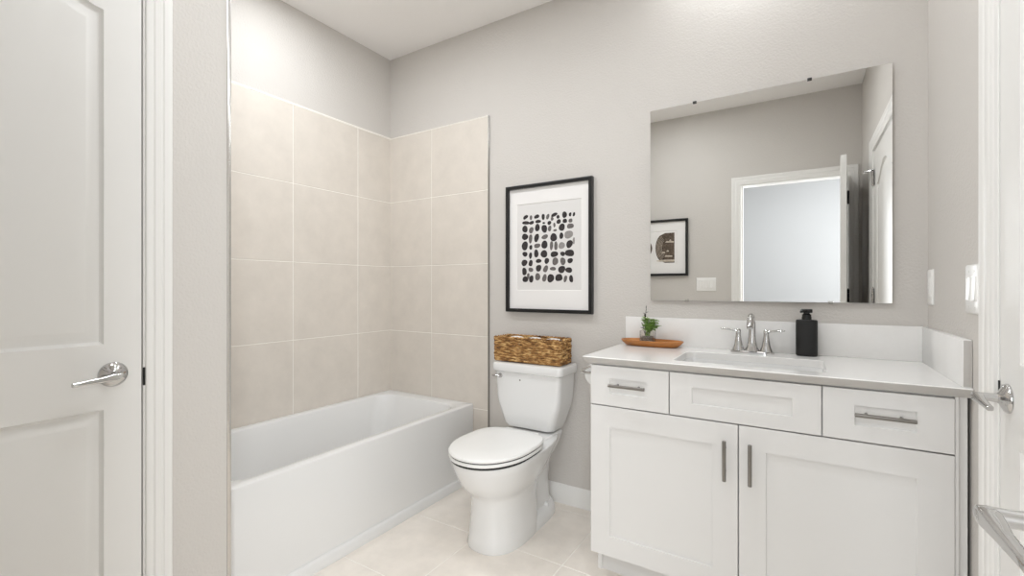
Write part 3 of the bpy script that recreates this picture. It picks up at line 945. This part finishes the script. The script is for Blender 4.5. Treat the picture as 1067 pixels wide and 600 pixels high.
# ------------------------------------------------------------------ vanity cabinet
VX0, VX1, VF = -0.716, 0.361, 1.735
CT = 0.890          # counter top
van = thing('vanity_cabinet', ((VX0 + VX1) / 2, 2.0, 0), 'white vanity cabinet with two shaker doors and three drawer fronts', 'cabinet')
b = B()
box(b, VX0, VX0 + 0.018, VF + 0.021, D - 0.003, 0.105, 0.861)
box(b, VX0, VX0 + 0.018, VF + 0.080, D - 0.003, 0.0, 0.106)
box(b, VX1 - 0.018, VX1, VF + 0.021, D - 0.003, 0.0, 0.861)
box(b, VX0 + 0.018, VX1 - 0.018, D - 0.012, D - 0.003, 0.105, 0.861)
box(b, VX0 + 0.018, VX1 - 0.018, VF + 0.021, D - 0.012, 0.105, 0.123)
for x0, x1, z0, z1 in ((VX0 + 0.018, VX1 - 0.018, 0.845, 0.861), (VX0 + 0.018, VX1 - 0.018, 0.685, 0.715), (VX0 + 0.018, VX1 - 0.018, 0.105, 0.135), (-0.195, -0.167, 0.135, 0.685), (-0.425, -0.395, 0.715, 0.845), (0.040, 0.070, 0.715, 0.845)):
    box(b, x0, x1, VF + 0.021, VF + 0.039, z0, z1)
link('carcass', b, M['cab'], van, smooth=False)
b = B(); box(b, VX0 + 0.0185, 0.392, VF + 0.085, VF + 0.100, 0, 0.104); link('toe_kick', b, M['cab'], van, smooth=False)
b = B(); box(b, VX1 + 0.002, XR - 0.008, VF + 0.012, VF + 0.032, 0.0, 0.861, 0.001, 1); box(b, VX1 + 0.001, VX1 + 0.010, VF + 0.004, VF + 0.012, 0.0, 0.861, 0.001, 1); link('filler_strip', b, M['cab'], van, smooth=False)


def shaker(name, x0, x1, z0, z1, iu, iv):
    bm = B()
    L4 = []
    for q, r, y in ((0.0, 0.0, VF + 0.020), (0.0, 0.0, VF + 0.0012), (0.0012, 0.0012, VF), (iu, iv, VF), (iu + 0.0012, iv + 0.0012, VF + 0.006)):
        L4.append([(x0 + q, y, z0 + r), (x1 - q, y, z0 + r), (x1 - q, y, z1 - r), (x0 + q, y, z1 - r)])
    loft(bm, L4, True, True)
    return link(name, bm, M['cab'], van, smooth=False)


def pull(parent, c, length, axis):
    bm = B()
    x, z = c
    h = length / 2
    y = VF - 0.027
    d = Vector((1, 0, 0)) if axis == 'X' else Vector((0, 0, 1))
    p = Vector((x, y, z))
    tube(bm, [p - d * h, p - d * (h - 0.001), p + d * (h - 0.001), p + d * h], [0.0052, 0.006, 0.006, 0.0052], 14)
    for s in (-1, 1):
        q = p + d * (s * h * 0.58)
        tube(bm, [q, q + Vector((0, 0.030 + 0.0045, 0))], 0.0042, 10)
    return link('bar_pull', bm, M['nickel'], parent)


g = 0.0018
dr = shaker('drawer_front', VX0, -0.41 - g, 0.701, 0.856, 0.080, 0.048)
pull(dr, (-0.5635, 0.785), 0.142, 'X')
shaker('drawer_front', -0.41 + g, 0.055 - g, 0.701, 0.856, 0.077, 0.048)
dr = shaker('drawer_front', 0.055 + g, VX1, 0.701, 0.856, 0.080, 0.048)
pull(dr, (0.206, 0.785), 0.142, 'X')
do = shaker('door', VX0, -0.181 - g, 0.109, 0.6965, 0.080, 0.079)
pull(do, (-0.222, 0.575), 0.137, 'Z')
do = shaker('door', -0.181 + g, VX1, 0.109, 0.6965, 0.080, 0.079)
pull(do, (-0.144, 0.575), 0.137, 'Z')

# ------------------------------------------------------------------ countertop with sink and splashes
KX0, KX1, KY0, KY1 = -0.747, XR - 0.001, 1.7214, D - 0.001
cou = thing('countertop', ((KX0 + KX1) / 2, 2.0, 0.862), 'white quartz vanity countertop with undermount sink and low backsplash', 'countertop')
SX0, SX1, SY0, SY1 = -0.415, 0.070, 1.800, 2.090
b = B()
outer = rrect(KX0, KX1, KY0, KY1, 0.002, 8)
outer2 = rrect(KX0 + 0.003, KX1 - 0.0005, KY0 + 0.003, KY1 - 0.0005, 0.002, 8)
outer3 = rrect(KX0 + 0.001, KX1 - 0.0005, KY0 + 0.001, KY1 - 0.0005, 0.002, 8)
outer4 = rrect(KX0 + 0.022, KX1 - 0.0005, KY0 + 0.012, KY1 - 0.0005, 0.002, 8)
hole = rrect(SX0, SX1, SY0, SY1, 0.035, 8)
hole2 = rrect(SX0 - 0.002, SX1 + 0.002, SY0 - 0.002, SY1 + 0.002, 0.037, 8)
loft(b, [at_z(hole, 0.8625), at_z(hole, CT - 0.002), at_z(hole2, CT), at_z(outer2, CT), at_z(outer, CT - 0.003), at_z(outer3, 0.8805), at_z(outer4, 0.8625), at_z(hole, 0.8625)], False, False)
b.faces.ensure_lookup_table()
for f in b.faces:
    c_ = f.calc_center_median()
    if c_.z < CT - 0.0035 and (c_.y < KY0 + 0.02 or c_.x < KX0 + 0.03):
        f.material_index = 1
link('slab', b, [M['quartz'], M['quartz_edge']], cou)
b = B()
W = lambda e, r, z: at_z(rrect(SX0 + e, SX1 - e, SY0 + e, SY1 - e, r, 8), z)
loft(b, [W(-0.02, 0.05, 0.8622), W(0.0015, 0.034, 0.8622), W(0.003, 0.034, 0.850), W(0.010, 0.04, 0.790), W(0.022, 0.05, 0.755), W(0.05, 0.05, 0.742), W(0.10, 0.04, 0.738), W(0.13, 0.012, 0.737)], False, True)
sk = link('sink_basin', b, M['china'], cou)
b = B(); lathe(b, [(0.0005, 0), (0.022, 0.0003), (0.021, 0.003), (0.013, 0.004), (0.0005, 0.0045)], ((SX0 + SX1) / 2, (SY0 + SY1) / 2, 0.7375), 20); link('drain', b, M['chrome'], sk)
b = B(); box(b, -0.7397, XR - 0.002, D - 0.0205, D - 0.001, CT, 1.0207, 0.0015); link('backsplash', b, M['quartz'], cou)
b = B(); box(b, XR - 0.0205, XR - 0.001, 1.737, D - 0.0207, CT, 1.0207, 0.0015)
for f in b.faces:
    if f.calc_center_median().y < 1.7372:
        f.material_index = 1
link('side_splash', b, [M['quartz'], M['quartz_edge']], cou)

# ------------------------------------------------------------------ faucet
fx, fy = -0.175, 2.175
fau = thing('faucet', (fx, fy, CT), 'chrome two-handle faucet behind the sink', 'faucet')
b = B()
loft(b, [at_z(ellipse(fx, fy, 0.082, 0.026, 36, 3.2), CT + 0.0003), at_z(ellipse(fx, fy, 0.082, 0.026, 36, 3.2), CT + 0.006), at_z(ellipse(fx, fy, 0.078, 0.022, 36, 3.0), CT + 0.010)])
link('base_plate', b, M['chrome'], fau)
b = B()
lathe(b, [(0.0285, 0.009), (0.0275, 0.014), (0.021, 0.026), (0.0165, 0.045), (0.0145, 0.070), (0.0135, 0.095)], (fx, fy + 0.002, CT), 28)
pts = [(fx, fy + 0.002, CT + 0.09), (fx, fy + 0.002, CT + 0.110)] + bez((fx, fy + 0.002, CT + 0.118), (fx, fy - 0.002, CT + 0.160), (fx, fy - 0.058, CT + 0.170), (fx, fy - 0.088, CT + 0.128), 12) + [(fx, fy - 0.097, CT + 0.114)]
tube(b, pts, [0.0138, 0.0136] + [0.0134 - 0.00005 * i for i in range(13)] + [0.0125], 22)
lathe(b, [(0.0005, 0), (0.010, 0.0), (0.0112, 0.002), (0.0112, 0.010), (0.0005, 0.012)], (fx, fy - 0.098, CT + 0.107), 20)
tube(b, [(fx, fy + 0.022, CT + 0.008), (fx, fy + 0.022, CT + 0.055)], 0.0022, 8)
lathe(b, [(0.0005, 0), (0.004, 0.001), (0.0045, 0.005), (0.0005, 0.008)], (fx, fy + 0.022, CT + 0.054), 12)
link('spout', b, M['chrome'], fau)
for s in (-1, 1):
    hx = fx + s * 0.052
    b = B()
    lathe(b, [(0.0245, 0.009), (0.0235, 0.014), (0.0175, 0.030), (0.0125, 0.056), (0.0095, 0.080), (0.0105, 0.086), (0.0105, 0.094), (0.007, 0.099), (0.0005, 0.100)], (hx, fy, CT), 24)
    p = bez((hx - s * 0.006, fy, CT + 0.093), (hx + s * 0.016, fy - 0.001, CT + 0.090), (hx + s * 0.030, fy - 0.003, CT + 0.098), (hx + s * 0.068, fy - 0.008, CT + 0.099), 10)
    tube(b, p, [0.0075, 0.008, 0.0078, 0.0072, 0.0068, 0.0066, 0.0068, 0.0074, 0.0078, 0.0072, 0.0045], 14, flat=0.62)
    link('handle', b, M['chrome'], fau)

# ------------------------------------------------------------------ soap bottle
sx, sy = 0.0185, 2.203
soap = thing('soap_dispenser', (sx, sy, CT), 'matte black soap dispenser on the counter at the right of the faucet', 'soap dispenser')
b = B()
E_ = lambda k, z: at_z(ellipse(sx, sy, 0.0375 * k, 0.026 * k, 40, 2.5), CT + z)
loft(b, [E_(0.94, 0.0004), E_(0.985, 0.003), E_(1, 0.007), E_(1, 0.138), E_(0.985, 0.142), E_(0.93, 0.1445), E_(0.5, 0.146)])
link('bottle', b, M['bottle'], soap)
b = B()
lathe(b, [(0.0005, 0.145), (0.0170, 0.1455), (0.0170, 0.155), (0.0160, 0.158), (0.0160, 0.166), (0.011, 0.169), (0.011, 0.175), (0.0005, 0.176)], (sx, sy, CT), 24)
loft(b, [at_z(rrect(sx - 0.019, sx + 0.019, sy - 0.014, sy + 0.014, 0.012, 6), CT + 0.1735), at_z(rrect(sx - 0.020, sx + 0.020, sy - 0.015, sy + 0.015, 0.013, 6), CT + 0.177), at_z(rrect(sx - 0.020, sx + 0.020, sy - 0.015, sy + 0.015, 0.013, 6), CT + 0.186), at_z(rrect(sx - 0.018, sx + 0.018, sy - 0.013, sy + 0.013, 0.011, 6), CT + 0.188)])
tube(b, [(sx + 0.004, sy, CT + 0.182), (sx - 0.010, sy - 0.022, CT + 0.1825), (sx - 0.018, sy - 0.036, CT + 0.181), (sx - 0.0195, sy - 0.039, CT + 0.176)], [0.006, 0.0055, 0.005, 0.004], 12)
link('pump', b, M['pump'], soap)

# ------------------------------------------------------------------ wooden tray and plant
yx, yy = -0.594, 2.176
tray = thing('wooden_tray', (yx, yy, CT), 'shallow oval wooden tray on the counter by the backsplash', 'tray')
b = B()
T_ = lambda rx, ry, z: at_z(ellipse(yx, yy, rx, ry, 48, 2.5), CT + z)
loft(b, [T_(0.112, 0.036, 0.0004), T_(0.120, 0.042, 0.003), T_(0.136, 0.055, 0.017), T_(0.143, 0.061, 0.026), T_(0.1425, 0.0605, 0.0285), T_(0.139, 0.058, 0.029), T_(0.134, 0.054, 0.025), T_(0.122, 0.045, 0.013), T_(0.112, 0.038, 0.0095), T_(0.05, 0.015, 0.009)])
link('body', b, M['wood'], tray)
gx_, gy_ = -0.612, 2.178
gz = CT + 0.0102
plant = thing('potted_plant', (gx_, gy_, gz), 'small leafy green plant in a square clear glass pot on the wooden tray', 'plant')
b = B()
Q = lambda h, z, r=0.004: at_z(rrect(gx_ - h, gx_ + h, gy_ - h * 0.85, gy_ + h * 0.85, r, 4), gz + z)
loft(b, [Q(0.030, 0.0), Q(0.031, 0.002), Q(0.031, 0.062), Q(0.0300, 0.0625), Q(0.0290, 0.062), Q(0.0288, 0.006), Q(0.0284, 0.005)])
link('glass_pot', b, M['glass'], plant)
b = B(); loft(b, [Q(0.0282, 0.0058), Q(0.0284, 0.008), Q(0.0284, 0.032), Q(0.022, 0.036), Q(0.008, 0.037)])
link('pebbles', b, M['soil'], plant)


def leaf(bm, base, d, ln, wd, droop=0.25, mi=0):
    d = Vector(d).normalized()
    side = d.cross(Vector((0, 0, 1)))
    side = side.normalized() if side.length > 0.05 else Vector((1, 0, 0))
    nrm = side.cross(d).normalized()
    base = Vector(base)
    rowsv = []
    N = 6
    for i in range(N + 1):
        t = i / N
        c = base + d * ln * t - Vector((0, 0, 1)) * droop * ln * t * t
        w = wd * (sin(pi * min(1, t * 0.92 + 0.06)) ** 0.8)
        rowsv.append([c - side * w + nrm * w * 0.25, c, c + side * w + nrm * w * 0.25])
    top = [[bm.verts.new(p + nrm * 0.0004) for p in r] for r in rowsv]
    bot = [[bm.verts.new(p - nrm * 0.0004) for p in r] for r in rowsv]
    for i in range(N):
        for k in range(2):
            bm.faces.new((top[i][k], top[i][k + 1], top[i + 1][k + 1], top[i + 1][k]))
            bm.faces.new((bot[i][k], bot[i + 1][k], bot[i + 1][k + 1], bot[i][k + 1]))
        for k in (0, 2):
            bm.faces.new((top[i][k], top[i + 1][k], bot[i + 1][k], bot[i][k]))


rng = random.Random(11)
b = B(); s = B()
for k in range(20):
    a = rng.uniform(0, 2 * pi)
    r = rng.uniform(0.004, 0.036)
    tip = Vector((gx_ + 0.024 + r * 1.3 * cos(a), gy_ + r * sin(a) * 0.8, gz + rng.uniform(0.078, 0.130)))
    root = Vector((gx_ + rng.uniform(-0.010, 0.010), gy_ + rng.uniform(-0.008, 0.008), gz + 0.034))
    st = bez(root, root + Vector((0, 0, 0.03)), tip - Vector((0, 0, 0.015)), tip, 8)
    tube(s, st, 0.0012, 6)
    for q in range(10):
        t = rng.uniform(0.45, 1.0)
        p = st[min(8, int(t * 8))]
        a2 = rng.uniform(0, 2 * pi)
        leaf(b, p, (cos(a2), sin(a2), rng.uniform(-0.1, 0.9)), rng.uniform(0.017, 0.027), rng.uniform(0.006, 0.0095))
link('foliage', b, M['leaf'], plant)
b2 = B()
root = Vector((gx_ - 0.010, gy_, gz + 0.034))
st = bez(root, root + Vector((-0.006, 0, 0.05)), root + Vector((-0.002, 0, 0.09)), (gx_ - 0.006, gy_ - 0.004, gz + 0.165), 12)
st2 = bez(root, root + Vector((-0.006, 0, 0.02)), root + Vector((-0.012, 0, 0.04)), (gx_ - 0.022, gy_ - 0.004, gz + 0.085), 8)
b3 = B()
tube(b2, st, 0.0013, 6)
tube(b3, st2, 0.0012, 6)
for m_, p, dd in ((b2, st[-1], (0.1, 0, 1)), (b2, st[10], (1, 0, 0.5)), (b2, st[9], (-0.8, 0, 0.8)), (b2, st[8], (-0.3, 0.2, 1)), (b3, st2[-1], (-0.5, 0, 1)), (b3, st2[-2], (0.7, 0, 0.8)), (b3, st2[5], (-1, 0, 0.5)), (b3, st2[6], (-0.4, 0, 1))):
    leaf(m_, p, dd, 0.017, 0.0056, 0.1)
link('dark_sprig', b2, M['leaf_d'], plant)
link('dark_sprig', b3, M['leaf_d'], plant)
link('stems', s, M['leaf'], plant)

# ------------------------------------------------------------------ toilet paper on the side of the vanity
hy0 = 1.905
hol = thing('toilet_paper_holder', (VX0, hy0, 0.79), 'chrome toilet paper holder on the left side of the vanity cabinet', 'toilet paper holder')
ax_x, ax_z = -0.779, 0.788
b = B()
lathe(b, [(0.0005, -0.0003), (0.022, -0.0005), (0.022, -0.005), (0.015, -0.010), (0.008, -0.013), (0.0005, -0.0135)], (VX0, hy0 + 0.012, 0.822), 24, 'X')
link('mounting_plate', b, M['chrome'], hol)
b = B()
tube(b, [(VX0 - 0.008, hy0 + 0.012, 0.822), (-0.765, hy0 + 0.014, 0.820), (-0.800, hy0 + 0.018, 0.812), (-0.838, hy0 + 0.022, 0.793), (-0.842, hy0 + 0.023, 0.786), (-0.836, hy0 + 0.024, 0.782), (-0.800, hy0 + 0.026, 0.784), (ax_x - 0.004, hy0 + 0.028, ax_z), (ax_x, hy0 + 0.034, ax_z), (ax_x, hy0 + 0.150, ax_z)], [0.0055, 0.0055, 0.0055, 0.0060, 0.0062, 0.0060, 0.0055, 0.0055, 0.0055, 0.0055], 12)
lathe(b, [(0.0005, 0), (0.0085, 0.0005), (0.0085, 0.008), (0.0005, 0.009)], (ax_x, hy0 + 0.147, ax_z), 14, 'Y')
link('arm', b, M['chrome'], hol)
rc = (ax_x, hy0 + 0.036, ax_z - 0.0135)
b = B()
R_ = lambda r, h: [(rc[0] + r * cos(2 * pi * k / 40), rc[1] + h, rc[2] + r * sin(2 * pi * k / 40)) for k in range(40)]
loft(b, [R_(0.0195, 0.0), R_(0.049, 0.0), R_(0.051, 0.002), R_(0.051, 0.103), R_(0.049, 0.105), R_(0.0195, 0.105), R_(0.0195, 0.0)], False, False)
tag(link('toilet_paper_roll', b, M['roll'], origin=rc), 'white toilet paper roll hanging on the chrome holder beside the vanity', 'toilet paper')


# ------------------------------------------------------------------ switch and outlet plates
def plate(name, to, w, h, gangs, label, cat, loc, outlet=False):
    t = thing(name, loc, label, cat)
    bm = B()
    loops = []
    for q, o in ((0, 0.0003), (0, 0.003), (0.004, 0.0065)):
        loops.append([to(u, v, o) for u, v in rrect(-w / 2 + q, w / 2 - q, -h / 2 + q, h / 2 - q, 0.004, 4)])
    loft(bm, loops)
    link('cover_plate', bm, M['plate'], t)
    for k in range(gangs):
        c = (k - (gangs - 1) / 2) * 0.046
        bm = B()
        if outlet:
            loops = [[to(u + c, v, o) for u, v in rrect(-0.0165 + q, 0.0165 - q, -0.0335 + q, 0.0335 - q, 0.002, 3)] for q, o in ((0, 0.0062), (0, 0.0085), (0.0015, 0.0095))]
            loft(bm, loops)
            for v0 in (-0.006, 0.006):
                loops = [[to(u + c, v + v0, o) for u, v in rrect(-0.006 + q, 0.006 - q, -0.003 + q, 0.003 - q, 0.0006, 2)] for q, o in ((0, 0.009), (0, 0.0103), (0.0006, 0.0108))]
                loft(bm, loops)
            link('outlet_insert', bm, M['plate'], t)
            for v0 in (-0.021, 0.021):
                for u0, ww, hh in ((-0.006, 0.0012, 0.004), (0.006, 0.0012, 0.0032), (0.0, 0.0022, 0.002)):
                    bm = B()
                    vv = v0 - (0.0075 if ww > 0.002 else 0)
                    loft(bm, [[to(u + c + u0, v + vv, o) for u, v in rrect(-ww, ww, -hh, hh, 0.0006, 2)] for o in (0.0094, 0.0097)])
                    link('slot', bm, M['plate'], t)
        else:
            # rocker: two slightly tilted halves inside a thin frame
            loft(bm, [[to(u + c, v, o) for u, v in rrect(-0.0168 + q, 0.0168 - q, -0.0335 + q, 0.0335 - q, 0.0015, 3)] for q, o in ((0, 0.0062), (0, 0.0078), (0.0012, 0.0082), (0.0020, 0.0082), (0.0024, 0.0066))], True, True)
            prof = [(-0.0305, 0.0066), (-0.0305, 0.0104), (0.0, 0.0088), (0.0305, 0.0078), (0.0305, 0.0066)]
            loft(bm, [[to(c + u, v, o) for v, o in prof] for u in (-0.0138, 0.0138)])
            link('rocker', bm, M['plate'], t)
    for k in range(gangs):
        c = (k - (gangs - 1) / 2) * 0.046
        for v0 in (-0.0485, 0.0485):
            bm = B()
            loft(bm, [[to(c + 0.003 * cos(2 * pi * i / 12), v0 + 0.003 * sin(2 * pi * i / 12), o) for i in range(12)] for o in (0.0060, 0.0070)])
            link('screw', bm, M['plate'], t)
    return t


pz, py = 1.1655, 2.205
plate('outlet', lambda u, v, o: (XR - o, py - u, pz + v), 0.074, 0.128, 1, 'white outlet plate on the right wall near the mirror corner', 'outlet', (XR, py, pz - 0.064), True)
py2, pz2 = 1.7205, 1.161
plate('light_switch', lambda u, v, o: (XR - o, py2 - u, pz2 + v), 0.116, 0.134, 2, 'white double rocker switch on the right wall beside the door casing', 'light switch', (XR, py2, pz2 - 0.067))
px3, pz3 = -0.726, 1.191
plate('light_switch', lambda u, v, o: (px3 - u, YR + o, pz3 + v), 0.166, 0.120, 3, 'white triple rocker switch on the rear wall seen in the mirror', 'light switch', (px3, YR, pz3 - 0.06))
